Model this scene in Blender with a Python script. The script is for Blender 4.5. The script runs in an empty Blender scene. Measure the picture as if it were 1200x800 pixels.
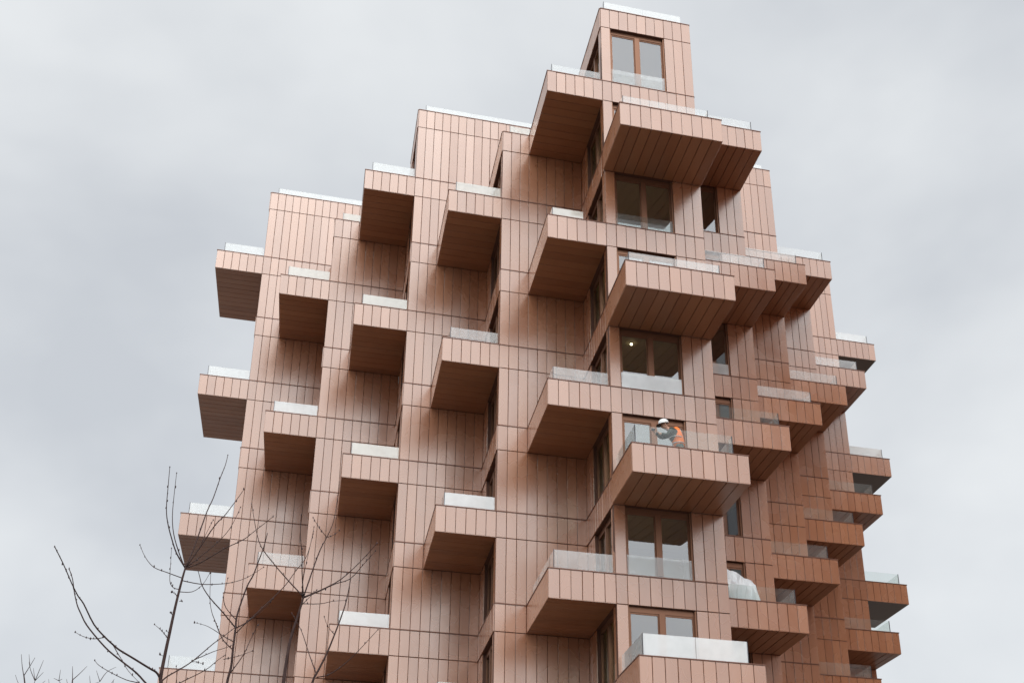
import bpy, bmesh, math, random
from mathutils import Vector, Matrix, Euler
random.seed(7)
S = bpy.context.scene
COL = S.collection

# ------------------------------------------------------------------ camera
Z0 = 34.4                                   # height of the uppermost storey line above the ground
CAM = Vector((-11.8755, -34.1058, -32.7505 + Z0))
ROT = Euler((2.0621, -0.0111, -0.2560), 'XYZ')
FPX = 1519.88                               # focal length in pixels of a 1200 px wide picture
cd = bpy.data.cameras.new('camera'); cam = bpy.data.objects.new('camera', cd); COL.objects.link(cam)
cam.location = CAM; cam.rotation_euler = ROT
cd.sensor_width = 36; cd.lens = FPX / 1200 * 36; cd.clip_end = 5000; cd.clip_start = 0.1
S.camera = cam

# ------------------------------------------------------------------ sky and sun
SUN_AZ = math.radians(190)                  # compass angle from +Y clockwise: behind the camera
SUN_EL = math.radians(50)
W = bpy.data.worlds.new('World'); S.world = W; W.use_nodes = True
nt = W.node_tree; N = nt.nodes; L_ = nt.links; N.clear()
def node(nt, t, **k):
    n = nt.nodes.new(t)
    for a, b in k.items(): setattr(n, a, b)
    return n
out = node(nt, 'ShaderNodeOutputWorld'); bg = node(nt, 'ShaderNodeBackground'); bg.inputs[1].default_value = 0.1
sky = node(nt, 'ShaderNodeTexSky', sky_type='NISHITA'); sky.sun_disc = False
sky.sun_elevation = SUN_EL; sky.sun_rotation = SUN_AZ
tc = node(nt, 'ShaderNodeTexCoord')
mp = node(nt, 'ShaderNodeMapping'); mp.inputs['Scale'].default_value = (1.0, 1.0, 1.35)
mp.inputs['Location'].default_value = (3.1, 0.4, 1.7)
n1 = node(nt, 'ShaderNodeTexNoise'); n1.inputs['Scale'].default_value = 2.2; n1.inputs['Detail'].default_value = 5
n1.inputs['Roughness'].default_value = 0.5; n1.inputs['Distortion'].default_value = 0.15
cr = node(nt, 'ShaderNodeValToRGB')
cr.color_ramp.elements[0].position = 0.36; cr.color_ramp.elements[0].color = (5.3, 5.55, 5.88, 1)
cr.color_ramp.elements[1].position = 0.64; cr.color_ramp.elements[1].color = (7.6, 7.8, 7.9, 1)
L_.new(tc.outputs['Generated'], mp.inputs['Vector']); L_.new(mp.outputs['Vector'], n1.inputs['Vector'])
L_.new(n1.outputs['Fac'], cr.inputs['Fac'])
# the overcast is brightest round the hidden sun
dt = node(nt, 'ShaderNodeVectorMath', operation='DOT_PRODUCT')
dt.inputs[1].default_value = (math.sin(SUN_AZ) * math.cos(SUN_EL), math.cos(SUN_AZ) * math.cos(SUN_EL), math.sin(SUN_EL))
L_.new(tc.outputs['Generated'], dt.inputs[0])
mr = node(nt, 'ShaderNodeMapRange', interpolation_type='SMOOTHSTEP')
mr.inputs[1].default_value = 0.45; mr.inputs[2].default_value = 1.0; mr.inputs[3].default_value = 0.95; mr.inputs[4].default_value = 2.7
L_.new(dt.outputs['Value'], mr.inputs[0])
ml = node(nt, 'ShaderNodeVectorMath', operation='SCALE')
L_.new(cr.outputs['Color'], ml.inputs[0]); L_.new(mr.outputs[0], ml.inputs['Scale'])
mx = node(nt, 'ShaderNodeMix', data_type='RGBA'); mx.inputs['Factor'].default_value = 0.93
L_.new(sky.outputs['Color'], mx.inputs['A']); L_.new(ml.outputs[0], mx.inputs['B'])
L_.new(mx.outputs['Result'], bg.inputs['Color']); L_.new(bg.outputs[0], out.inputs['Surface'])

sl = bpy.data.lights.new('sun', 'SUN'); sun = bpy.data.objects.new('sun', sl); COL.objects.link(sun)
sl.energy = 0.8; sl.angle = math.radians(34); sl.color = (1.0, 0.975, 0.945)
sd = Vector((math.sin(SUN_AZ) * math.cos(SUN_EL), math.cos(SUN_AZ) * math.cos(SUN_EL), math.sin(SUN_EL)))
sun.rotation_euler = sd.to_track_quat('Z', 'Y').to_euler()

S.view_settings.view_transform = 'Standard'; S.view_settings.look = 'None'
S.view_settings.exposure = 0.30; S.view_settings.gamma = 1.0
S.render.engine = 'CYCLES'
S.cycles.use_denoising = True; S.cycles.use_adaptive_sampling = False; S.cycles.sample_clamp_indirect = 4.0
S.cycles.caustics_reflective = False; S.cycles.caustics_refractive = False

# ------------------------------------------------------------------ materials
def mat(name, color, rough=0.6, metal=0.0, spec=0.5):
    m = bpy.data.materials.new(name); m.use_nodes = True
    b = m.node_tree.nodes['Principled BSDF']
    b.inputs['Base Color'].default_value = (*color, 1); b.inputs['Roughness'].default_value = rough
    b.inputs['Metallic'].default_value = metal; b.inputs['Specular IOR Level'].default_value = spec
    return m, m.node_tree, b

def copper_mat(name, c0, c1, rough, metal, ior=1.5):
    m, t, b = mat(name, c0, rough, metal)
    at = node(t, 'ShaderNodeAttribute', attribute_name='tint', attribute_type='GEOMETRY')
    co = node(t, 'ShaderNodeTexCoord')
    mp = node(t, 'ShaderNodeMapping'); mp.inputs['Scale'].default_value = (3.0, 3.0, 0.5)
    nz = node(t, 'ShaderNodeTexNoise'); nz.inputs['Scale'].default_value = 0.9; nz.inputs['Detail'].default_value = 2
    t.links.new(co.outputs['Object'], mp.inputs[0]); t.links.new(mp.outputs[0], nz.inputs['Vector'])
    ad = node(t, 'ShaderNodeMath', operation='MULTIPLY_ADD'); ad.inputs[1].default_value = 0.45
    t.links.new(nz.outputs['Fac'], ad.inputs[0])
    sc = node(t, 'ShaderNodeMath', operation='MULTIPLY'); sc.inputs[1].default_value = 0.75
    t.links.new(at.outputs['Fac'], sc.inputs[0]); t.links.new(sc.outputs[0], ad.inputs[2])
    mx = node(t, 'ShaderNodeMix', data_type='RGBA')
    mx.inputs['A'].default_value = (*c0, 1); mx.inputs['B'].default_value = (*c1, 1)
    t.links.new(ad.outputs[0], mx.inputs['Factor']); t.links.new(mx.outputs['Result'], b.inputs['Base Color'])
    n2 = node(t, 'ShaderNodeTexNoise'); n2.inputs['Scale'].default_value = 1.6; n2.inputs['Detail'].default_value = 1
    t.links.new(co.outputs['Object'], n2.inputs['Vector'])
    r = node(t, 'ShaderNodeMapRange'); r.inputs[3].default_value = rough - 0.07; r.inputs[4].default_value = rough + 0.07
    b.inputs['IOR'].default_value = ior; b.inputs['Specular Tint'].default_value = (1.0, 0.94, 0.885, 1)
    t.links.new(n2.outputs['Fac'], r.inputs[0]); t.links.new(r.outputs[0], b.inputs['Roughness'])
    return m

COPPER = copper_mat('copper_cladding', (0.31, 0.116, 0.050), (0.43, 0.182, 0.088), 0.27, 0.0, 2.8)
SOFFIT = copper_mat('copper_soffit_shaded', (0.27, 0.098, 0.038), (0.36, 0.150, 0.066), 0.40, 0.0, 1.9)  # same copper, with underside shade and warm bounce put into its colour
DARK, _, _ = mat('dark_bronze', (0.13, 0.061, 0.041), 0.6, 0.2)
SEAM, _, _ = mat('soffit_seam', (0.05, 0.024, 0.016), 0.6, 0.2)
COPING, _, _ = mat('bronze_coping', (0.20, 0.10, 0.072), 0.5, 0.5)
FRAME, _, _ = mat('bronze_window_frame', (0.26, 0.13, 0.078), 0.4, 0.6)
POST, _, _ = mat('dark_metal_post', (0.09, 0.09, 0.10), 0.4, 0.7)
CONC, _, _ = mat('painted_slab', (0.62, 0.50, 0.31), 0.85)
ROOFM, _, _ = mat('roof_gravel', (0.3, 0.29, 0.27), 0.95)
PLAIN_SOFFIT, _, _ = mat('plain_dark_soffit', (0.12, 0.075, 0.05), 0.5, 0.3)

def glass_mat(name, white, tint=(0.95, 0.98, 0.97), streak=0.15, wc=(0.90, 0.92, 0.91), ior=1.5):
    """balustrade glass: clear sheet with a milky protective film of density `white`"""
    m, t, b = mat(name, wc, 0.12, 0.0, 0.6)
    o = t.nodes['Material Output']
    tr = node(t, 'ShaderNodeBsdfTransparent'); tr.inputs[0].default_value = (*tint, 1)
    co = node(t, 'ShaderNodeTexCoord'); nz = node(t, 'ShaderNodeTexNoise'); nz.inputs['Scale'].default_value = 1.3
    nz.inputs['Detail'].default_value = 3
    t.links.new(co.outputs['Object'], nz.inputs['Vector'])
    mr = node(t, 'ShaderNodeMapRange'); mr.inputs[1].default_value = 0.3; mr.inputs[2].default_value = 0.7
    mr.inputs[3].default_value = max(0, white - streak); mr.inputs[4].default_value = min(1, white + streak)
    t.links.new(nz.outputs['Fac'], mr.inputs[0])
    mx = node(t, 'ShaderNodeMixShader'); t.links.new(mr.outputs[0], mx.inputs[0])
    t.links.new(tr.outputs[0], mx.inputs[1]); t.links.new(b.outputs[0], mx.inputs[2])
    gl = node(t, 'ShaderNodeBsdfGlossy'); gl.inputs['Roughness'].default_value = 0.02
    fr = node(t, 'ShaderNodeFresnel'); fr.inputs[0].default_value = ior
    fm = node(t, 'ShaderNodeMath', operation='MULTIPLY'); fm.inputs[1].default_value = 0.9
    ge = node(t, 'ShaderNodeNewGeometry'); fi = node(t, 'ShaderNodeMath', operation='SUBTRACT'); fi.inputs[0].default_value = 1.0
    t.links.new(ge.outputs['Backfacing'], fi.inputs[1]); t.links.new(fi.outputs[0], fm.inputs[1])   # one reflection per sheet
    t.links.new(fr.outputs[0], fm.inputs[0])
    m2 = node(t, 'ShaderNodeMixShader'); t.links.new(fm.outputs[0], m2.inputs[0])
    t.links.new(mx.outputs[0], m2.inputs[1]); t.links.new(gl.outputs[0], m2.inputs[2])
    t.links.new(m2.outputs[0], o.inputs['Surface'])
    return m
GL = {'white': glass_mat('milky_glass', 0.52, streak=0.08, wc=(0.96, 0.97, 0.96), ior=2.0), 'film': glass_mat('filmed_glass', 0.22, streak=0.06, wc=(0.97, 0.98, 0.97), tint=(0.98, 0.995, 0.99), ior=1.6), 'clear': glass_mat('clear_glass', 0.04, streak=0.02),
      'cream': glass_mat('cream_film_glass', 0.56, streak=0.1, wc=(0.92, 0.90, 0.83), ior=1.9)}
PANE = glass_mat('window_glass', 0.0, tint=(0.95, 0.96, 0.91), streak=0.0, ior=3.5)
BLIND, _, _ = mat('pale_blind', (0.72, 0.74, 0.70), 0.7)

# ------------------------------------------------------------------ plan of the tower (u along the fronts, v towards the viewer)
SK = 0.1018
sS, cS = math.sin(SK), math.cos(SK)
def P(u, v, z): return Vector((u - sS * v, -v * cS, z))
def zt(L): return Z0 - 3.0 * L + (0.35 if L == 0 else 0.0)
HB = 0.893
def zb(L): return zt(L) - HB
LMAX = 10
VB = -26.0
D = 3.79

class MB:
    """collects boxes and tubes, links them as one mesh object"""
    def __init__(s): s.v = []; s.f = []; s.m = []; s.t = []
    def quad8(s, p, mi=0, tint=0.5, faces=None):
        b = len(s.v); s.v += [tuple(q) for q in p]
        for f in (faces or ((0,3,2,1),(4,5,6,7),(0,1,5,4),(1,2,6,5),(2,3,7,6),(3,0,4,7))):
            s.f.append(tuple(b + i for i in f)); s.m.append(mi); s.t.append(tint)
    def box(s, u0, u1, v0, v1, z0, z1, mi=0, tint=0.5):
        # v0 is the back, v1 the front
        if u1 - u0 < 1e-4 or v1 - v0 < 1e-4 or z1 - z0 < 1e-4: return
        s.quad8([P(u0,v1,z0),P(u1,v1,z0),P(u1,v0,z0),P(u0,v0,z0),P(u0,v1,z1),P(u1,v1,z1),P(u1,v0,z1),P(u0,v0,z1)], mi, tint)
    def panel(s, a0, a1, b0, b1, fn, ch=0.005, th=0.026, mi=0):
        """cladding tray: fn(a, b, h) gives the point at a, b and h out of the wall; bevelled rim, slightly out of true"""
        t = random.random()
        j = [random.uniform(-0.0035, 0.0035) for _ in range(4)]
        back = [fn(a0,b0,0), fn(a1,b0,0), fn(a1,b1,0), fn(a0,b1,0)]
        rim = [fn(a0,b0,th-ch), fn(a1,b0,th-ch), fn(a1,b1,th-ch), fn(a0,b1,th-ch)]
        top = [fn(a0+ch,b0+ch,th+j[0]), fn(a1-ch,b0+ch,th+j[1]), fn(a1-ch,b1-ch,th+j[2]), fn(a0+ch,b1-ch,th+j[0]-j[1]+j[2])]
        b = len(s.v); s.v += [tuple(q) for q in back + rim + top]
        n = (rim[1]-rim[0]).cross(rim[3]-rim[0]); flip = n.dot(top[0]-back[0]) < 0
        fs = [(8,9,10,11)] + [(i, (i+1)%4, 4+(i+1)%4, 4+i) for i in range(4)] + [(4+i, 4+(i+1)%4, 8+(i+1)%4, 8+i) for i in range(4)]
        for f in fs:
            f = tuple(b + i for i in f)
            s.f.append(f[::-1] if flip else f); s.m.append(mi); s.t.append(t)
    def tube(s, pts, rad, n=6, mi=0):
        prev = None
        for i, p in enumerate(pts):
            d = (pts[min(i+1, len(pts)-1)] - pts[max(i-1, 0)]).normalized()
            a = d.cross(Vector((0.3, 0.9, 0.2))).normalized(); c = d.cross(a)
            b = len(s.v)
            for k in range(n):
                an = 2*math.pi*k/n
                s.v.append(tuple(p + (a*math.cos(an) + c*math.sin(an))*rad[i]))
            if prev is not None:
                for k in range(n):
                    s.f.append((prev+k, prev+(k+1)%n, b+(k+1)%n, b+k)); s.m.append(mi); s.t.append(0.5)
            else:
                s.f.append(tuple(b+k for k in range(n))[::-1]); s.m.append(mi); s.t.append(0.5)
            prev = b
        s.f.append(tuple(prev+k for k in range(n))); s.m.append(mi); s.t.append(0.5)
    def blob(s, p, r, st=(1,1,1), mi=0):
        bm = bmesh.new(); bmesh.ops.create_icosphere(bm, subdivisions=1, radius=r)
        b = len(s.v)
        for v in bm.verts: s.v.append((p[0]+v.co.x*st[0], p[1]+v.co.y*st[1], p[2]+v.co.z*st[2]))
        for f in bm.faces: s.f.append(tuple(b+v.index for v in f.verts)); s.m.append(mi); s.t.append(0.5)
        bm.free()
    def build(s, name, mats, parent=None, smooth=False):
        me = bpy.data.meshes.new(name); me.from_pydata(s.v, [], s.f)
        for m in (mats if isinstance(mats, (list, tuple)) else [mats]): me.materials.append(m)
        me.polygons.foreach_set('material_index', s.m)
        at = me.attributes.new('tint', 'FLOAT', 'FACE'); at.data.foreach_set('value', s.t)
        if smooth: me.polygons.foreach_set('use_smooth', [True]*len(me.polygons))
        me.update()
        o = bpy.data.objects.new(name, me); COL.objects.link(o)
        if parent: o.parent = parent; o.matrix_parent_inverse = parent.matrix_world.inverted()
        return o
def tag(o, label=None, cat=None, group=None, kind=None):
    for k, v in (('label', label), ('category', cat), ('group', group), ('kind', kind)):
        if v: o[k] = v
    return o

# ------------------------------------------------------------------ ground
g = MB(); g.quad8([Vector(q) for q in ((-900,-900,-0.5),(900,-900,-0.5),(900,900,-0.5),(-900,900,-0.5),(-900,-900,0),(900,-900,0),(900,900,0),(-900,900,0))])
GM, t, b = mat('paving', (0.2, 0.19, 0.175), 0.9)
co = node(t, 'ShaderNodeTexCoord'); br = node(t, 'ShaderNodeTexBrick'); br.inputs['Scale'].default_value = 1.0
br.inputs['Color1'].default_value = (0.21,0.195,0.178,1); br.inputs['Color2'].default_value = (0.165,0.155,0.142,1); br.inputs['Mortar'].default_value = (0.10,0.095,0.09,1)
br.inputs['Mortar Size'].default_value = 0.012; br.inputs['Brick Width'].default_value = 0.8; br.inputs['Row Height'].default_value = 0.4
t.links.new(co.outputs['Object'], br.inputs['Vector']); t.links.new(br.outputs['Color'], b.inputs['Base Color'])
tag(g.build('ground', GM), kind='structure')

# ------------------------------------------------------------------ the tower
tower = bpy.data.objects.new('apartment_tower', None); COL.objects.link(tower)
tag(tower, 'stepped copper clad apartment tower with staggered cantilevered balconies and glass balustrades', 'building')
CM = [COPPER, DARK, COPING]
GAP = 0.008

def front_fn(v): return lambda a, b, h: P(a, v - 0.026 + h, b)
def left_fn(u): return lambda a, b, h: P(u + 0.026 - h, a, b)         # faces -u, a runs along v
def right_fn(u): return lambda a, b, h: P(u - 0.026 + h, a, b)
def soffit_fn(z): return lambda a, b, h: P(a, b, z + 0.026 - h)       # faces down

def cladding(mb, fn, edges, z0, z1, skip=()):
    for i in range(len(edges)-1):
        if i in skip: continue
        mb.panel(edges[i]+GAP, edges[i+1]-GAP, z0, z1, fn)

def lin(a, b, n): return [a + (b-a)*i/n for i in range(n+1)]

def front_wall(name, ua, ub, v, n, Ltop, opening=None, deep=(), nb=LMAX, zlow=0.0):
    """a storeyed front: parapet-high band row and wall row at every storey; opening = (first, last) panel left out of the wall rows
       deep: storeys whose opening also runs down through the band"""
    mb = MB(); e = lin(ua, ub, n); fn = front_fn(v)
    sk = set(range(opening[0], opening[1])) if opening else set()
    for L in range(Ltop, nb+1):
        cut = sk if L in deep else set()
        cladding(mb, fn, e, zb(L)+0.012, zt(L)-0.034, cut)
        for (a, b) in ([(ua, e[opening[0]]), (e[opening[1]], ub)] if cut else [(ua, ub)]):
            mb.box(a, b, v-0.05, v+0.014, zt(L)-0.03, zt(L), 2)
            mb.box(a, b, v-0.24, v-0.03, zb(L), zt(L)-0.031, 1)
        if cut: mb.box(e[opening[0]], e[opening[1]], v-0.24, v+0.029, zb(L)+0.0005, zb(L)+0.232, 1)
        z0 = zt(L+1)+0.004 if L < nb else zlow
        cladding(mb, fn, e, z0, zb(L)-0.012, sk)
        for (a, b) in ([(ua, e[opening[0]]), (e[opening[1]], ub)] if sk else [(ua, ub)]):
            mb.box(a, b, v-0.24, v-0.03, zt(L+1)-0.0305 if L < nb else zlow, zb(L)-0.0005, 1)
    return mb.build(name, CM, tower)

def side_wall(name, u, va, vb, Ltop, Lbot, facing, opening=None, proud=0.0, n=None):
    """wall along v from va (front) back to vb; opening = (v_front, v_back) left out of the wall rows"""
    mb = MB(); fn = left_fn(u - proud) if facing < 0 else right_fn(u + proud)
    fn2 = left_fn(u) if facing < 0 else right_fn(u)
    n = n or max(1, round((va-vb)/0.345)); e = sorted(lin(va-0.03, vb, n))
    def bx(v0, v1, z0, z1, mi, o0, o1):
        if facing < 0: mb.box(u+o0, u+o1, v0, v1, z0, z1, mi)
        else: mb.box(u-o1, u-o0, v0, v1, z0, z1, mi)
    va2 = va-0.245
    for L in range(Ltop, Lbot+1):
        cladding(mb, fn, e, zb(L)+0.012, zt(L)-0.034)
        bx(vb, va-0.03, zt(L)-0.03, zt(L), 2, -0.014-proud, 0.05)
        bx(vb, va2, zb(L), zt(L)-0.031, 1, 0.028-proud, 0.24)
        if L == Lbot and Lbot < LMAX: continue
        z0 = zt(L+1)+0.004 if L < LMAX else 0.0
        zl = zt(L+1)-0.0305 if L < LMAX else 0.0
        if opening:
            e1 = lin(opening[0], va-0.03, max(1, round((va-0.03-opening[0])/0.42)))
            e2 = lin(vb, opening[1], max(1, round((opening[1]-vb)/0.345)))
            cladding(mb, fn2, e1, z0, zb(L)-0.012); cladding(mb, fn2, e2, z0, zb(L)-0.012)
            bx(opening[0], va2, zl, zb(L)-0.0005, 1, 0.028, 0.24); bx(vb, opening[1], zl, zb(L)-0.0005, 1, 0.028, 0.24)
        else:
            cladding(mb, fn2, e, z0, zb(L)-0.012)
            bx(vb, va2, zl, zb(L)-0.0005, 1, 0.028, 0.24)
    return mb.build(name, CM, tower)

def front_window(u0, u1, v, z0, z1, blind=False, juliet=None):
    f = MB(); w = 0.07; m = (u0+u1)/2
    def fr(a, b, c, d, v0=-0.20, v1=-0.13): f.box(a, b, v+v0, v+v1, c, d)
    fr(u0, u0+w, z0, z1); fr(u1-w, u1, z0, z1)
    fr(u0+w, u1-w, z1-0.16, z1); fr(u0+w, u1-w, z0, z0+w)
    fr(m-0.085, m+0.085, z0+w, z1-0.16, -0.205, -0.09)
    f.box(u0, u0+0.02, v-0.128, v-0.03, z0, z1); f.box(u1-0.05, u1-0.001, v-0.128, v-0.05, z0, z1)
    for (a, b) in ((u0+w, m-0.085), (m+0.085, u1-w)):       # inner sashes
        fr(a, a+0.035, z0+w, z1-0.16, -0.19, -0.15); fr(b-0.035, b, z0+w, z1-0.16, -0.19, -0.15)
        fr(a+0.035, b-0.035, z1-0.21, z1-0.16, -0.19, -0.15)
    o = f.build('window', FRAME, tower)
    p = MB()
    for (a, b) in ((u0+w+0.035, m-0.12), (m+0.12, u1-w-0.035)): p.box(a, b, v-0.176, v-0.168, z0+w, z1-0.21)
    p.build('pane', PANE, o)
    if blind:
        q = MB()
        for (a, b) in ((u0+w+0.035, m-0.12), (m+0.12, u1-w-0.035)): q.box(a, b, v-0.235, v-0.225, z0+w, z1-0.17)
        q.build('blind', BLIND, o)
    if juliet:
        q = MB(); q.box(u0+0.02, u1-0.05, v-0.075, v-0.057, z0, z0+juliet[0])
        q.build('glass_guard', GL[juliet[1]], o)
    return o

def side_window(u, v0, v1, z0, z1):
    """left-facing window between v0 (back) and v1 (front)"""
    f = MB(); w = 0.07; m = (v0+v1)/2
    def fr(a, b, c, d, o0=0.13, o1=0.20): f.box(u+o0, u+o1, a, b, c, d)
    fr(v0, v0+w, z0, z1); fr(v1-w, v1, z0, z1); fr(v0+w, v1-w, z1-0.16, z1); fr(v0+w, v1-w, z0, z0+w)
    fr(m-0.06, m+0.06, z0+w, z1-0.16, 0.09, 0.205)
    o = f.build('window', FRAME, tower)
    p = MB()
    for (a, b) in ((v0+w, m-0.06), (m+0.06, v1-w)): p.box(u+0.168, u+0.176, a, b, z0+w, z1-0.16)
    p.build('pane', PANE, o)
    return o

def right_window(u, v0, v1, z0, z1): pass

def interior(ua, ub, va, vb, Ltop):
    """floor slabs and the partition walls of the rooms behind a front"""
    mb = MB()
    for L in range(Ltop, LMAX+1):
        mb.box(ua+0.25, ub-0.06, vb, va-0.25, zb(L)+0.03, zb(L)+0.23)
    mb.box(ub-0.05, ub-0.01 if ub < 3 else ub-0.03, vb, va-0.25, 0.0, zt(Ltop)-0.1)
    mb.box(ua+0.01 if False else ua+0.25, ub-0.06, vb-0.2, vb-0.001, 0.0, zt(Ltop)-0.1)
    mb.build('room_interior', CONC, tower)

def balcony(u0, u1, vf, vb, L, sides, n, glass, soffit_axis, gh=0.5, back_left=None, plain=False, gi=(0.16, 0.16), segs=None, reach=None):
    """a cantilevered balcony: clad parapet on the front and on the `sides`, floor slab, soffit and glass balustrade.
       reach: extra depth of the slab beyond the parapet's back"""
    mb = MB(); a, b = zb(L), zt(L); T = 0.15
    cladding(mb, front_fn(vf), lin(u0, u1, n), a+0.012, b-0.034)
    lo = 'l' in sides; ro = 'r' in sides
    mb.box(u0-(0.014 if lo else 0), u1+(0.014 if ro else 0), vf-T, vf+0.014, b-0.03, b, 2)
    mb.box(u0+(0.028 if lo else 0), u1-(0.028 if ro else 0), vf-T, vf-0.028, a+0.027, b-0.031, 1)
    mb.box(u0+(0.028 if lo else 0), u1-(0.028 if ro else 0), vf-0.027, vf-0.003, a, a+0.011, 0)   # drip edge
    m = max(1, round((vf-vb)/0.42))
    if lo:
        cladding(mb, left_fn(u0), sorted(lin(vf-0.03, vb, 1)), a+0.012, b-0.034)
        mb.box(u0-0.014, u0+T, vb, vf-T-0.001, b-0.03, b, 2); mb.box(u0+0.028, u0+T, vb, vf-T-0.001, a+0.027, b-0.031, 1)
    if ro:
        cladding(mb, right_fn(u1), sorted(lin(vf-0.03, vb, m)), a+0.012, b-0.034)
        mb.box(u1-T, u1+0.014, vb, vf-T-0.001, b-0.03, b, 2); mb.box(u1-T, u1-0.028, vb, vf-T-0.001, a+0.027, b-0.031, 1)
    mb.box(u0+(T+0.001 if lo else 0.002), u1-(T+0.001 if ro else 0.002), vb+0.002, vf-T-0.001, a+0.03, a+0.2, 1)
    o = mb.build('balcony', CM, tower)
    # soffit
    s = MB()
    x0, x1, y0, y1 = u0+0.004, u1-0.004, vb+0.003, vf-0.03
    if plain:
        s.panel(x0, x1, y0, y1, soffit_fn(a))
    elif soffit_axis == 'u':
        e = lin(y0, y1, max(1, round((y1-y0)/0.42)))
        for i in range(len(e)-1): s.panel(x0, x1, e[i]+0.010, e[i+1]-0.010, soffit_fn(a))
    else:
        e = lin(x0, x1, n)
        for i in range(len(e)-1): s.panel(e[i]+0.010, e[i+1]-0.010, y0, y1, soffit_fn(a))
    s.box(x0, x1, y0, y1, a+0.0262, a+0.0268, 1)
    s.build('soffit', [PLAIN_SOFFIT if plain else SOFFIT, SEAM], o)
    # balustrade
    if glass:
        q = MB(); z0, z1 = a+0.2, b+gh
        fu0, fu1 = u0+gi[0], u1-gi[1]
        k = segs or max(1, round((fu1-fu0)/1.9)); fe = lin(fu0, fu1, k)
        for i in range(k): q.box(fe[i]+0.006, fe[i+1]-0.006, vf-0.19, vf-0.172, z0, z1)
        for c in ((fu0,) if lo else ()) + ((fu1,) if ro else ()): q.box(c-0.009, c+0.009, vf-0.20, vf-0.162, z0, z1+0.004, 1)
        if lo: q.box(fu0-0.006, fu0+0.006, vb+0.05, vf-0.21, z0, z1)
        if ro: q.box(fu1-0.006, fu1+0.006, vb+0.05, vf-0.21, z0, z1)
        q.build('balustrade', [GL[glass], POST], o)
    return o

def roof(ua, ub, va, L, glass='white', gh=0.42, gi=(0.3, 0.05), sides=''):
    mb = MB(); mb.box(ua+0.05, ub-0.05, VB, va-0.05, zb(L)+0.28, zt(L)-0.18)
    o = mb.build('roof', ROOFM, tower)
    if glass:
        q = MB(); k = max(1, round((ub-ua)/1.9)); fe = lin(ua+gi[0], ub-gi[1], k)
        for i in range(k): q.box(fe[i]+0.006, fe[i+1]-0.006, va-0.30, va-0.282, zt(L)-0.1, zt(L)+gh)
        q.box(fe[0]-0.008, fe[0]+0.008, va-0.31, va-0.27, zt(L)-0.1, zt(L)+gh+0.01, 1)
        if 'l' in sides: q.box(ua+gi[0]-0.006, ua+gi[0]+0.006, va-3.4, va-0.32, zt(L)-0.1, zt(L)+gh)
        if 'r' in sides: q.box(ub-gi[1]-0.006, ub-gi[1]+0.006, va-3.4, va-0.32, zt(L)-0.1, zt(L)+gh)
        q.build('balustrade', [GL[glass], POST], o)

SV = [0.0, -3.784, -7.585, -11.376, -15.183, -19.63]
# ---- the prow: the front bay under the turret
U0 = 3.470
e0 = lin(0, U0, 10)
odd = (1, 3, 5, 7, 9); even = (2, 4, 6, 8, 10)
front_wall('wall', 0.0, U0, 0.0, 10, 0, opening=(1, 7), deep=even)
# pier and jamb widths: the window runs from the first panel to the seventh joint
WL, WR = e0[1], e0[7]
for L in range(1, LMAX+1):
    z0 = zt(L) if L in odd else zb(L)+0.235
    front_window(WL, WR, 0.0, z0, zb(L-1), blind=False,
                 juliet={1: (0.62, 'film'), 3: (0.5, 'clear'), 5: (0.55, 'white'), 7: (0.62, 'film')}.get(L))
side_wall('side_wall', 0.0, 0.0, -D, 0, LMAX, -1, opening=(-2.75, -0.42)[::-1], proud=0.03)
for L in range(1, LMAX): side_window(0.0, -2.75, -0.42, zt(L), zb(L-1))
side_wall('side_wall', U0, 0.0, -3.86, 0, LMAX, 1)
side_wall('side_wall', 0.0, -D, SV[2]-0.05, 0, 1, -1)
side_wall('side_wall', U0, -3.86, VB, 0, 1, 1)
interior(0.0, U0, 0.0, -3.7, 0)
roof(0.0, U0, 0.0, 0, 'white', 0.58, (0.2, 0.25), 'l')

# balconies that run off the prow to the left, on every odd storey
for L, gk in ((1, 'film'), (3, 'cream'), (5, 'film'), (7, 'film'), (9, 'film')):
    balcony(-2.019, -0.001, 0.0, -D, L, 'l', 6, gk, 'u', gh={1: .45, 3: .40, 5: .5, 7: .6}.get(L, .5), gi=(0.2, 0.03) if L != 3 else (0.2, 0.75))
# balconies in front of the prow on every even storey
VE = 2.571
for L, gk in ((2, 'film'), (4, 'film'), (6, 'clear'), (8, 'white'), (10, 'film')):
    balcony(-0.056, 3.49, VE, 0.03, L, 'lr', 10, gk, 'v', gh={2: .42, 4: .40, 6: .62, 8: .62}.get(L, .5), gi=(0.16, 0.42), segs=2)

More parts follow.
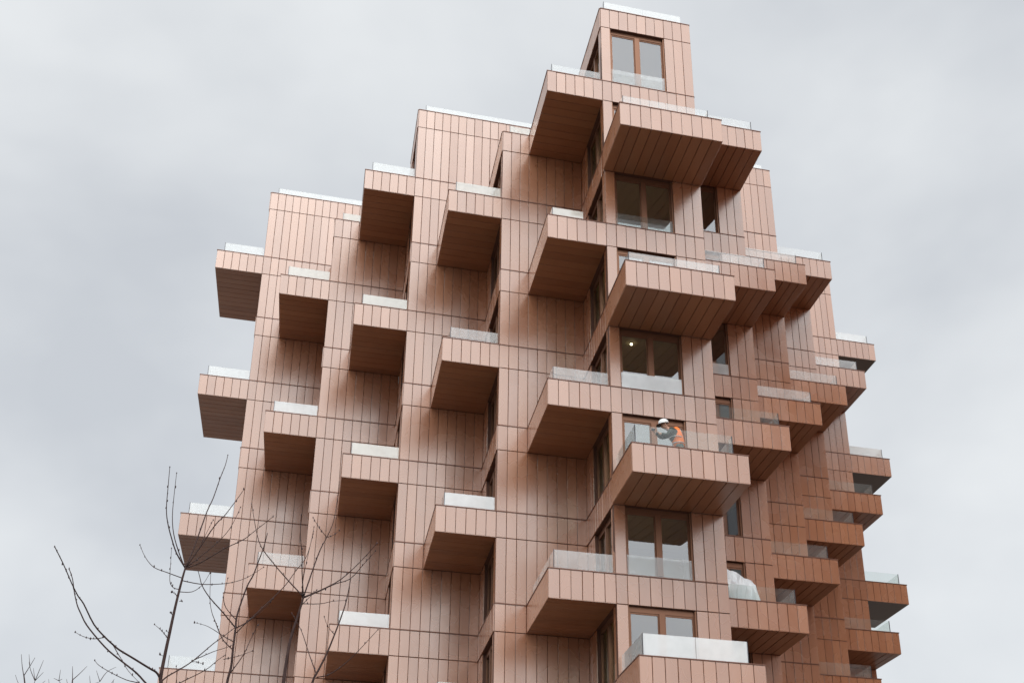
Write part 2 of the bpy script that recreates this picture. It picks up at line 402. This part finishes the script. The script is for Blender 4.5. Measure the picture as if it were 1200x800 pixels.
# ---- four steps going back to the left
SU = [0.0, -3.03, -6.017, -9.035, -12.026]
BU = [-2.019, -4.9975, -8.0, -11.0, -14.012]
gls = {1: {2: 'cream', 4: 'film', 6: 'white', 8: 'film'}, 2: {1: 'white', 3: 'cream', 5: 'cream', 7: 'white'},
       3: {2: 'cream', 4: 'white', 6: 'film', 8: 'film'}, 4: {1: 'white', 3: 'white', 5: 'white', 7: 'film'}}
for k in range(1, 5):
    ua, ub, v = SU[k], SU[k-1], SV[k]
    rl = 1 if k % 2 else 0
    front_wall('wall', ua, ub, v, 9, rl)
    side_wall('side_wall', ua, v, SV[k+1] if k < 4 else VB, rl, LMAX, -1, opening=((v-0.42, v-2.75) if k == 1 else (v-1.0, v-2.3)) if k < 4 else None, proud=0.03)
    if rl == 0 and k < 4: side_wall('side_wall', ua, SV[k+1], VB, 0, 1, -1)
    if rl == 0 and k == 4: side_wall('side_wall', SU[2], v, VB, 0, 1, 1)
    if k < 4:
        for L in range(rl+1, LMAX): side_window(ua, v-(2.75 if k == 1 else 2.3), v-(0.42 if k == 1 else 1.0), zt(L), zb(L-1))
    interior(ua, ub, v, v-3.7, rl)
    u2 = ub
    if rl == 0:
        u2 = SU[k-2]
        front_wall('wall', ub+0.001, u2-(0.03 if k == 2 else 0), v, 9, 0, nb=0, zlow=zt(1)-0.3)
    roof(ua, u2-(0.03 if k == 2 else 0), v, rl, 'white' if rl == 0 else 'cream', 0.45 if rl == 0 else 0.5, (0.3, 0.03))
    for L in (even if k % 2 else odd):
        balcony(BU[k], ua-0.001, v, SV[k+1], L, 'l', 6, gls[k].get(L, 'film'), 'u', gh=0.5, gi=(0.28, 0.03))

# ---- four steps going back to the right
RU = [U0, 6.456, 9.410, 12.397, 15.297]
RV = [0.0, -3.85, -7.69, -11.65, -15.34]
BV = [VE, -1.25, -5.075, -8.941, -12.772]
gls = {1: {1: 'film', 3: 'film', 5: 'clear', 7: 'clear'}, 2: {2: 'film', 4: 'film', 6: 'clear'}, 3: {1: 'film', 3: 'film', 5: 'clear', 7: 'clear'}, 4: {2: 'film', 4: 'clear', 6: 'clear'}}
for k in range(1, 5):
    ua, ub, v = RU[k-1], RU[k], RV[k]
    rl = 1 if k % 2 else 0
    front_wall('wall', ua, ub, v, 9, rl, opening=(1, 6 if k == 1 else 4))
    e = lin(ua, ub, 9)
    for L in range(rl+1, LMAX): front_window(e[1], e[6 if k == 1 else 4], v, zt(L), zb(L-1), juliet=(0.45, 'white') if (k, L) == (1, 4) else None)
    side_wall('side_wall', ub, v, RV[k+1] if k < 4 else VB, rl, LMAX, 1)
    if rl == 0: side_wall('side_wall', ua, v, VB, 0, 1, -1)
    if rl == 0 and k < 4: side_wall('side_wall', ub, RV[k+1], VB, 0, 1, 1)
    interior(ua, ub, v, v-3.7, rl)
    roof(ua, ub, v, rl, 'white', 0.42, (0.2, 0.25))
    for L in (odd if k % 2 else even):
        balcony(ua+0.002, ub+0.004, BV[k], v+0.002, L, 'r', 9, gls[k].get(L, 'clear'), 'v', gh=0.5, gi=(0.05, 0.3))
for L in odd:                                # the outermost balconies, flush with the last front
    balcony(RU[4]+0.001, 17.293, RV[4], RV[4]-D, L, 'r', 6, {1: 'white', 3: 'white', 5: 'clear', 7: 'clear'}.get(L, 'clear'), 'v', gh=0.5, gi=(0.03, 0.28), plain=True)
back = MB(); back.box(SU[4], RU[4], VB-0.3, VB, 0.0, zt(1)); back.build('rear_wall', COPPER, tower)

# ------------------------------------------------------------------ helpers that look through the camera's axes
RM = ROT.to_matrix()
def at(px, py, dist):
    """point seen at pixel px, py (of 1200 x 800) at `dist` metres along the ground from the camera"""
    d = RM @ Vector(((px-600)/FPX, -(py-400)/FPX, -1.0))
    return CAM + d * (dist / math.hypot(d.x, d.y))

#@@DETAILS
# ------------------------------------------------------------------ unseen block, added right of the view to be reflected in the tower
DEEP = copper_mat('reflector_block_copper', (0.52, 0.205, 0.115), (0.60, 0.25, 0.145), 0.6, 0.0)  # strong orange, chosen to redden what the right-hand wing reflects
nb = bpy.data.objects.new('added_reflector_block', None); COL.objects.link(nb)
tag(nb, 'unseen copper coloured block added to the right to be reflected in the tower', 'building')
NX0, NX1, NY0, NY1, NH = 16.0, 56.0, -26.0, -8.0, 37.9
mb = MB()
def q8(x0, x1, y0, y1, z0, z1, mi): mb.quad8([Vector(q) for q in ((x0,y0,z0),(x1,y0,z0),(x1,y1,z0),(x0,y1,z0),(x0,y0,z1),(x1,y0,z1),(x1,y1,z1),(x0,y1,z1))], mi)
q8(NX0+0.06, NX1-0.06, NY0+0.06, NY1-0.06, 0, NH-0.1, 1)
for fl in range(12):
    z = fl*3.15
    for fn, c0, c1 in ((lambda a, b, h: Vector((NX0+0.03-h, a, b)), NY0, NY1), (lambda a, b, h: Vector((a, NY1-0.03+h, b)), NX0, NX1)):
        n = round((c1-c0)/0.8); e = lin(c0, c1, n)
        for i in range(n):
            mb.panel(e[i]+0.012, e[i+1]-0.012, z+2.15, z+3.13, fn)
            if i % 6 not in (2, 3): mb.panel(e[i]+0.012, e[i+1]-0.012, z+0.01, z+2.13, fn)
mb.build('wall', [DEEP, DARK, COPING], nb)
gq = MB(); mbk = mb; mb = gq
for fl in range(12):
    z = fl*3.15
    for c in range(5):
        y = NY0 + (c*6+2)*0.8
        if y+1.6 < NY1: q8(NX0+0.035, NX0+0.05, y+0.05, y+1.55, z+0.05, z+2.1, 0)
mat_dark_glass, _, _ = mat('dark_glazing', (0.03, 0.032, 0.035), 0.06)
gq.build('glazing', mat_dark_glass, nb)

# ------------------------------------------------------------------ bare trees
BARK, t, b = mat('bark', (0.06, 0.042, 0.042), 0.9, 0.0, 0.15)
co = node(t, 'ShaderNodeTexCoord'); nz = node(t, 'ShaderNodeTexNoise'); nz.inputs['Scale'].default_value = 30
cr = node(t, 'ShaderNodeValToRGB'); cr.color_ramp.elements[0].color = (0.028,0.016,0.015,1); cr.color_ramp.elements[1].color = (0.09,0.056,0.05,1)
t.links.new(co.outputs['Object'], nz.inputs['Vector']); t.links.new(nz.outputs['Fac'], cr.inputs['Fac']); t.links.new(cr.outputs['Color'], b.inputs['Base Color'])
BUD, _, _ = mat('bud', (0.045, 0.022, 0.022), 0.6)

def smooth(pts, k=4):
    o = []
    for i in range(len(pts)-1):
        p0 = pts[max(i-1,0)]; p1 = pts[i]; p2 = pts[i+1]; p3 = pts[min(i+2,len(pts)-1)]
        for j in range(k):
            s = j/k
            o.append(tuple(0.5*((2*p1[c])+(-p0[c]+p2[c])*s+(2*p0[c]-5*p1[c]+4*p2[c]-p3[c])*s*s+(-p0[c]+3*p1[c]-3*p2[c]+p3[c])*s**3) for c in range(3)))
    o.append(tuple(pts[-1])); return o

def tree(label, dist, trunk, branches, group=None, buds=True, rscale=0.58):
    """trunk and branches as lists of (px, py); width in px at the foot and at the tip. Branches lean towards or away from the viewer."""
    root = bpy.data.objects.new('bare_tree', None); COL.objects.link(root)
    base = at(trunk[0][0], trunk[0][1], dist); root.location = (base.x, base.y, 0)
    bpy.context.view_layer.update()
    tag(root, label, 'tree', group)
    ppm = FPX/dist                                       # pixels per metre, roughly
    pts = [(base.x-0.10, base.y+0.02, -0.15), (base.x-0.07, base.y+0.03, base.z*0.45)] + [tuple(at(x, y, dist)) for x, y, _ in trunk]
    w0 = trunk[0][2]
    wid = [w0*1.9, w0*1.4] + [w for _, _, w in trunk]
    sp = smooth(pts); n = len(sp)
    rad = []
    for i in range(n):
        s = i/(n-1)*(len(wid)-1); a = int(min(s, len(wid)-2)); rad.append((wid[a]+(wid[a+1]-wid[a])*(s-a))/ppm/2*rscale)
    m = MB(); m.tube([Vector(p) for p in sp], rad, 8); m.build('trunk', BARK, root, True)
    c = MB(); rnd = random.Random(int(dist*100))
    for br in branches:
        w, pl = br[0], br[1:]
        lean = rnd.uniform(-0.9, 0.9); L = 0; q = []
        for i, (x, y) in enumerate(pl):
            if i: L += math.hypot(x-pl[i-1][0], y-pl[i-1][1])
            q.append(tuple(at(x, y, dist + lean*L/ppm*0.7)))
        s = smooth(q, 3); n = len(s)
        c.tube([Vector(p) for p in s], [max(0.0016, (w*(1-0.62*i/(n-1)))/ppm/2*rscale) for i in range(n)], 5)
        if buds:
            for i in range(1, n):
                if rnd.random() < 0.42:
                    p = Vector(s[i]); r = rnd.uniform(0.45, 0.95)/ppm + 0.0015
                    d = Vector((rnd.uniform(-1,1), rnd.uniform(-1,1), rnd.uniform(-.3,1)))*r*0.9
                    c.blob(p+d, r, (0.75, 0.75, 1.7), 1)
            c.blob(Vector(s[-1]), 0.85/ppm, (0.9,0.9,1.5), 1)
    c.build('crown', [BARK, BUD], root, True)
    return root

tree('nearest bare young tree, straight leaning stem forking under the lowest left balcony', 9.5,
 [(183,835,8.5),(188,795,7.5),(193,768,6.8),(199,740,6.2),(206,708,5.4),(213,680,4.6),(217.5,664,3.8)],
 [(3.2,(217,665),(207,648),(201,630),(196.5,612),(195,595),(197,570),(199,547)),
  (2.6,(217,666),(209,645),(203.5,625),(202,605),(204,580),(207,554)),
  (3.4,(217,664),(226,645),(235,620),(243,598),(250,583),(258,560),(264,545),(267,533)),
  (3.0,(218,664),(235,640),(252,615),(263,604),(276,587),(286,573)),
  (2.4,(219,664),(237,650),(255,635),(270,618),(282,594)),
  (2.8,(218,665),(235,659),(262,643),(285,632),(297,623),(320,605)),
  (2.2,(214,677),(195,670),(180,664),(170,652),(164,638)),
  (2.2,(214,680),(235,684),(255,684),(272,682),(290,676),(309,664)),
  (1.9,(210,690),(203,688),(199,680),(200,660),(201,642)),
  (1.9,(211,693),(225,693),(237,685),(246,671)),
  (1.5,(236,636),(243,622),(250,609)),
  (4.6,(187,793),(183,787),(174.5,782),(155,770),(140,761),(132.7,755),(123,746),(110,731),(98,707),(91.5,698),(84,683),(74,660),(64,640)),
  (4.2,(184,815),(178,807),(171,800),(160,788),(145,776),(127.5,762),(114,747.5),(101,731),(95,719),(91,710),(89,702.5),(87,693),(85,678),(81,666)),
  (2.0,(123,746),(110,748),(97,745),(88,740)),
  (2.4,(178,808),(170,803),(160,799),(148,796),(131,788),(116,779),(111,773)),
  (2.0,(133,756),(138,765),(143,773),(150,785),(163,799)),
  (3.2,(188,799),(196,792),(211,783.5),(227,773),(249.5,754),(262,745),(275,735)),
  (1.8,(227,773),(250,763),(266,758),(274,754)),
  (1.5,(224,775),(230,775),(238,777.5)),
  (2.4,(186,815),(210,800),(240,785),(255,773),(264,767)),
  (1.7,(204,815),(207,800),(206.5,780)),
  (1.9,(197,748),(190,739),(181,731)),
  (1.4,(209,699),(204,694.5),(201.5,693.5)),(1.4,(210,704),(213.5,704)),(1.4,(203,721),(199.5,717)),(1.4,(199,742),(195,738.5)),(1.4,(193,769),(188,766.5))])
tree('slim bare tree with many crossing twigs, second stem from the left beside the lowest balconies', 10.6,
 [(261,838,6.2),(266,800,5.4),(271,780,5.0),(273,760,4.6),(276,736,4.2),(278,720,3.6),(289,688,3.0),(297,673,2.8),(303,657,2.5),(309,641,2.2),(313.5,624,1.6)],
 [(3.0,(276,735),(262,718),(246,700),(237,686),(234,675),(232,668)),
  (2.0,(278,727),(265,712),(262,700),(264,690),(267,677)),
  (2.4,(272,760),(262,750),(256,738),(252,727),(248,716),(246,700),(247,671)),
  (2.0,(273,751),(262,745),(250,737),(240,732),(228,729)),
  (2.6,(277,735),(290,728),(307,712),(322,698),(335,684.5),(347,668),(358,654),(364,637),(368,617)),
  (2.2,(277,741),(288,730),(305,717),(320,701)),
  (2.3,(270,788),(285,767),(294,748),(302,732)),
  (1.7,(262,772),(280,768),(296,762))])
tree('slim bare tree forking in front of a dark soffit, third stem from left', 10.1,
 [(327,838,8),(332,800,7),(336.4,770,6.4),(340.5,748,5.6),(347.4,726,5),(353.7,706,4.4),(355.7,698,3.8)],
 [(3.0,(356,699),(338,680),(320,659),(306,640),(300,620),(295,590)),
  (2.8,(355.5,698),(354,670),(354,650),(352,627),(353,603)),
  (3.2,(356,698),(368,663),(376,642),(383,629),(391,610),(396,580)),
  (1.7,(383,629),(374,618),(367,606)),(1.6,(383,629),(390,627),(398,621)),
  (3.0,(356.5,699),(378,690),(400,678),(422,658),(442,636)),
  (2.6,(356,700),(375,692),(392,684),(410,678),(425,662),(440,645)),
  (2.0,(355,707),(375,707),(390,704),(405,703)),
  (1.8,(354,708),(362,700),(371,691)),
  (1.8,(354,700),(355,680),(361,650),(367,625))])
tree('short bare sapling stem rising at the bottom of the picture, rightmost of the near trees', 9.0,
 [(362,838,5.6),(366,800,4.6),(373,785,4.2),(383,765,3.6),(392,743,3.2),(400,722,2.8),(406,703,2.2),(411,678,1.5)],
 [(2.4,(371,790),(362,765),(353,738),(342,718)),
  (2.6,(371,793),(385,790),(403,778),(420,762),(443,737)),
  (1.6,(392,743),(384,733),(380,722))])
tree('distant bare treetop of thin upright twigs at the left edge', 26.0,
 [(33,836,5),(33,818,4),(30,806,3),(28,791,2.4)],
 [(1.8,(28,792),(26,780),(25,766)),(1.8,(28,791),(35,780),(41,770)),(1.4,(35,781),(34,766)),
  (2.2,(33,818),(38,806),(41,797)),(1.6,(41,797),(36,785),(34,775)),(1.6,(41,797),(46,785),(51,773)),(1.5,(41,797),(51,787)),(1.4,(41,797),(39,782)),
  (1.6,(33,812),(46,803),(53,797)),(1.4,(31,812),(22,801),(18,790))], buds=False)
tree('distant bare treetop with sparse twigs beneath the long arching branch', 27.0,
 [(84,838,5),(84,820,4),(84,808,3),(85,796,2.4)],
 [(1.8,(85,797),(85,788),(85,780)),(1.8,(85,796),(93,789),(102,780)),(2.0,(84,812),(74,804),(69,797)),(1.4,(69,797),(71,784)),(1.4,(69,797),(63,794)),(1.4,(69,797),(73,795)),
  (2.0,(84,815),(98,806),(117,798)),(1.6,(117,798),(125,787),(136,781)),(1.4,(117,798),(113,785)),(1.4,(106,803),(105,791)),(1.4,(130,801),(134,795)),(1.4,(84,812),(79,800),(78,795)),(1.5,(98,806),(128,806),(133,797)),(1.2,(58,806),(57,795)),(1.4,(84,818),(66,812),(57,803))], buds=False)

# ------------------------------------------------------------------ ceiling lamp in the lit room
lamp = MB(); lu, lv, lz = 0.98, -0.95, zb(4)+0.03
for i in range(2):
    r = 0.04 if i else 0.055; n = 20
    a = [P(lu+r*math.cos(6.2832*k/n), lv+r*math.sin(6.2832*k/n), lz-(0.03 if i == 0 else 0.075)) for k in range(n)]
    c = [P(lu+r*math.cos(6.2832*k/n), lv+r*math.sin(6.2832*k/n), lz-(0.0 if i == 0 else 0.03)) for k in range(n)]
    b = len(lamp.v); lamp.v += [tuple(p) for p in a+c]
    for k in range(n): lamp.f.append((b+k, b+(k+1)%n, b+n+(k+1)%n, b+n+k)); lamp.m.append(i); lamp.t.append(0.5)
    lamp.f.append(tuple(b+k for k in range(n))[::-1]); lamp.m.append(i); lamp.t.append(0.5)
LIT, t, b = mat('lit_lamp', (1, 0.95, 0.8), 0.4); b.inputs['Emission Color'].default_value = (1, 0.9, 0.65, 1); b.inputs['Emission Strength'].default_value = 5
LB, _, _ = mat('lamp_body', (0.7, 0.7, 0.68), 0.4)
tag(lamp.build('ceiling_lamp', [LB, LIT]), 'small lit round ceiling lamp seen through a window above the worker', 'lamp')

# ------------------------------------------------------------------ white plastic sheet bunched on a balcony to the right
sh = MB(); rnd = random.Random(3); nu, nh = 15, 11
sz = zb(7)+0.20
for i in range(nu+1):
    a = i/nu; u = 3.62 + 1.62*a; t = max(0.0, (u-3.95)/1.22)
    top = 1.92 - 0.62*t**1.7 - (0.9*max(0, a-0.9)/0.1)
    for j in range(nh+1):
        h = j/nh; ang = math.pi*h                          # front foot, over the ridge, back foot
        fold = 0.05*math.sin(a*23+h*5) + 0.035*math.sin(a*11-h*17) + rnd.uniform(-0.035, 0.035)
        z = sz + max(0.0, top)*math.sin(ang)**0.55
        v = -2.05 + (0.42+fold)*math.cos(ang)
        sh.v.append(tuple(P(u + 0.03*math.sin(h*19+a*7), v, z + (fold*0.7 if 0 < j < nh else 0))))
for i in range(nu):
    for j in range(nh):
        q = i*(nh+1)+j; sh.f.append((q, q+nh+1, q+nh+2, q+1)); sh.m.append(0); sh.t.append(0.5)
SHM, t, b = mat('plastic_sheet', (0.80, 0.84, 0.86), 0.28); b.inputs['Alpha'].default_value = 0.86
o = sh.build('plastic_sheet', SHM)
md = o.modifiers.new('thick', 'SOLIDIFY'); md.thickness = 0.012
tag(o, 'crumpled white plastic sheet heaped behind the parapet of a balcony right of the corner', 'plastic sheet')

# ------------------------------------------------------------------ the worker on the balcony
def skin(name, nodes, edges, material, parent, sub=2, root=0):
    me = bpy.data.meshes.new(name); me.from_pydata([n[:3] for n in nodes], edges, [])
    me.materials.append(material)
    o = bpy.data.objects.new(name, me); COL.objects.link(o); o.parent = parent
    k = o.modifiers.new('skin', 'SKIN'); k.use_smooth_shade = True      # adds the skin layer
    for i, n in enumerate(nodes):
        r = n[3]; sv = me.skin_vertices[0].data[i]; sv.radius = r if isinstance(r, tuple) else (r, r); sv.use_root = (i == root)
    s = o.modifiers.new('sub', 'SUBSURF'); s.levels = sub; s.render_levels = sub
    return o
SKINM, _, _ = mat('skin', (0.52, 0.30, 0.21), 0.55)
ORANGE, _, _ = mat('hi_vis_orange', (1.0, 0.22, 0.03), 0.55)
GREEN, _, _ = mat('dark_green_jacket', (0.035, 0.045, 0.035), 0.8)
TROU, _, _ = mat('grey_green_trousers', (0.10, 0.115, 0.095), 0.85)
WHITE, _, _ = mat('white_helmet', (0.82, 0.82, 0.80), 0.3)
BLACK, _, _ = mat('black', (0.02, 0.02, 0.02), 0.5)
SILVER, _, _ = mat('reflective_tape', (0.7, 0.72, 0.72), 0.35, 0.4)
per = bpy.data.objects.new('person', None); COL.objects.link(per)
per.location = P(1.46, 2.571-0.46, zb(6)+0.13)
per.rotation_euler = (0, 0, math.radians(-4))
tag(per, 'worker in orange hi-vis vest and white hard hat bending over the balcony glass', 'person')
# local axes: faces -x, z up, y is the far side
J = [(0.06,0,0.93,0.15),(0.02,0,1.10,0.145),(-0.07,0,1.30,(0.15,0.17)),(-0.17,0,1.46,(0.12,0.17)),(-0.235,0,1.505,0.07),(-0.29,0,1.535,0.058),
     (-0.355,0,1.565,0.085),(-0.38,0,1.635,0.10),(-0.375,0,1.705,0.075),                        # 6..8 head
     (0.06,-0.10,0.88,0.095),(-0.02,-0.11,0.50,0.062),(0.07,-0.11,0.09,0.045),(-0.08,-0.12,0.04,0.045),
     (0.06,0.10,0.88,0.095),(-0.04,0.11,0.50,0.062),(0.09,0.11,0.09,0.045),(-0.06,0.12,0.04,0.045),
     (-0.20,-0.19,1.43,0.058),(-0.36,-0.25,1.20,0.046),(-0.55,-0.21,1.24,0.036),(-0.63,-0.19,1.26,0.04),
     (-0.15,0.20,1.43,0.062),(-0.38,0.25,1.33,0.048),(-0.60,0.17,1.46,0.036),(-0.66,0.14,1.52,0.04),
     (-0.465,0,1.60,0.022)]
E_ = [(0,1),(1,2),(2,3),(3,4),(4,5),(5,6),(6,7),(7,8),(0,9),(9,10),(10,11),(11,12),(0,13),(13,14),(14,15),(15,16),(3,17),(17,18),(18,19),(19,20),(3,21),(21,22),(22,23),(23,24),(7,25)]
# fingers: own chains rooted in the palms
def fingers(palm, axis, up):
    k0 = J[palm]
    for f in range(4):
        s = (f-1.5)*0.020; ln = (0.07,0.085,0.08,0.062)[f]; i = len(J)
        J.append((k0[0]+axis[0]*0.035+up[0]*s, k0[1]+axis[1]*0.035+up[1]*s, k0[2]+axis[2]*0.035+up[2]*s, 0.010))
        J.append((J[i][0]+axis[0]*ln*0.6, J[i][1]+axis[1]*ln*0.6, J[i][2]+axis[2]*ln*0.6-0.008, 0.009))
        J.append((J[i+1][0]+axis[0]*ln*0.3, J[i+1][1]+axis[1]*ln*0.3, J[i+1][2]+axis[2]*ln*0.3-0.03, 0.008))
        E_.extend([(palm, i), (i, i+1), (i+1, i+2)])
    i = len(J)
    J.append((k0[0]+up[0]*0.05+axis[0]*0.01, k0[1]+up[1]*0.05+axis[1]*0.01, k0[2]+up[2]*0.05+axis[2]*0.01, 0.012))
    J.append((J[i][0]+axis[0]*0.04, J[i][1]+axis[1]*0.04, J[i][2]+axis[2]*0.04, 0.010))
    E_.extend([(palm, i), (i, i+1)])
fingers(20, (-1, 0.1, 0.0), (0, -0.5, 0.87)); fingers(24, (-0.8, -0.2, 0.5), (0.5, -0.3, 0.8))
skin('body', J, E_, SKINM, per)
def sub(ids, grow): return [(J[i][0], J[i][1], J[i][2], tuple(x+grow for x in J[i][3]) if isinstance(J[i][3], tuple) else J[i][3]+grow) for i in ids]
skin('jacket', sub([1,2,3,17,18,19,21,22,23,4], 0.016), [(0,1),(1,2),(2,3),(3,4),(4,5),(2,6),(6,7),(7,8),(2,9)], GREEN, per)
skin('trousers', sub([0,9,10,11,13,14,15,1], 0.014), [(0,1),(1,2),(2,3),(0,4),(4,5),(5,6),(0,7)], TROU, per)
vest = skin('hi_vis_vest', [(0.08,0,0.88,0.18),(0.045,0,1.10,0.18),(-0.02,0,1.30,(0.195,0.215)),(-0.085,0,1.45,(0.175,0.22)),(-0.16,0,1.53,(0.11,0.17))], [(0,1),(1,2),(2,3),(3,4)], ORANGE, per)
for zc, xc, r in ((1.06, 0.03, 0.180), (1.24, -0.035, 0.19)):
    m = MB(); n = 24
    ring = [Vector((xc+r*0.98*math.cos(6.2832*k/n), r*1.06*math.sin(6.2832*k/n), zc)) for k in range(n+1)]
    m.tube(ring, [0.013]*(n+1), 6); o = m.build('reflective_band', SILVER); o.parent = vest
# gloves, boots and helmet
for pi in (20, 24):
    m = MB(); m.blob(Vector(J[pi][:3]), 0.055, (1.3, 0.9, 0.9)); o = m.build('glove', BLACK, None, True); o.parent = per
for x, y in ((-0.03, -0.115), (-0.01, 0.115)):
    m = MB(); m.blob(Vector((x, y, 0.055)), 0.075, (1.9, 0.75, 0.75)); o = m.build('boot', BLACK, None, True); o.parent = per
m = MB(); n = 28; prof = [(0.135,0.0),(0.137,0.03),(0.128,0.075),(0.105,0.115),(0.07,0.142),(0.03,0.154)]
for r, z in prof:
    for k in range(n):
        a = 6.2832*k/n; m.v.append((r*1.12*math.cos(a), r*math.sin(a), z))
for i in range(len(prof)-1):
    for k in range(n):
        m.f.append((i*n+k, i*n+(k+1)%n, (i+1)*n+(k+1)%n, (i+1)*n+k)); m.m.append(0); m.t.append(.5)
m.f.append(tuple((len(prof)-1)*n+k for k in range(n))); m.m.append(0); m.t.append(.5)
hh = m.build('hard_hat', WHITE, None, True); hh.parent = per; hh.location = (-0.378, 0, 1.665); hh.rotation_euler = (0, math.radians(-14), 0)
m = MB(); b0 = 0
for k in range(15):
    a = math.radians(100 + 160*k/14)
    for r, z in ((0.136, 0.004), (0.215 if 3 < k < 11 else 0.165+0.004*min(k, 14-k)*3, -0.012)):
        m.v.append((r*1.1*math.cos(a), r*math.sin(a), z))
for k in range(14):
    m.f.append((2*k, 2*k+1, 2*k+3, 2*k+2)); m.m.append(0); m.t.append(.5)
br = m.build('brim', BLACK, None, True); br.parent = hh; md = br.modifiers.new('t', 'SOLIDIFY'); md.thickness = 0.012
for sy in (-1, 1):
    m = MB(); m.blob(Vector((-0.468, 0.036*sy, 1.63)), 0.018, (0.6, 1.1, 0.8)); o = m.build('eye', BLACK, None, True); o.parent = per
m = MB(); m.tube([Vector((-0.452, -0.03, 1.555)), Vector((-0.462, 0, 1.552)), Vector((-0.452, 0.03, 1.555))], [0.006, 0.008, 0.006]); o = m.build('mouth', ORANGE if False else SKINM, None, True); o.parent = per
for sy in (-1, 1):
    m = MB(); m.blob(Vector((-0.365, 0.098*sy, 1.62)), 0.03, (0.8, 0.45, 1.2)); o = m.build('ear', SKINM, None, True); o.parent = per
# the folded white sheet he is working on
m = MB(); a = P(1.30, 2.05, zb(6)+0.2); fx = Vector((0.30, 0.05, 0)); 
m.v += [tuple(a), tuple(a+fx*0.55+Vector((0,-0.16,0))), tuple(a+fx*1.1), tuple(a+Vector((0.0,0,1.05))), tuple(a+fx*0.55+Vector((0.0,-0.14,0.85))), tuple(a+fx*1.1+Vector((0,0,0.62)))]
m.f += [(0,1,4,3),(1,2,5,4)]; m.m += [0,0]; m.t += [.5,.5]
o = m.build('white_board', WHITE); md = o.modifiers.new('t', 'SOLIDIFY'); md.thickness = 0.012
tag(o, 'folded white board standing behind the balcony glass beside the worker', 'board')
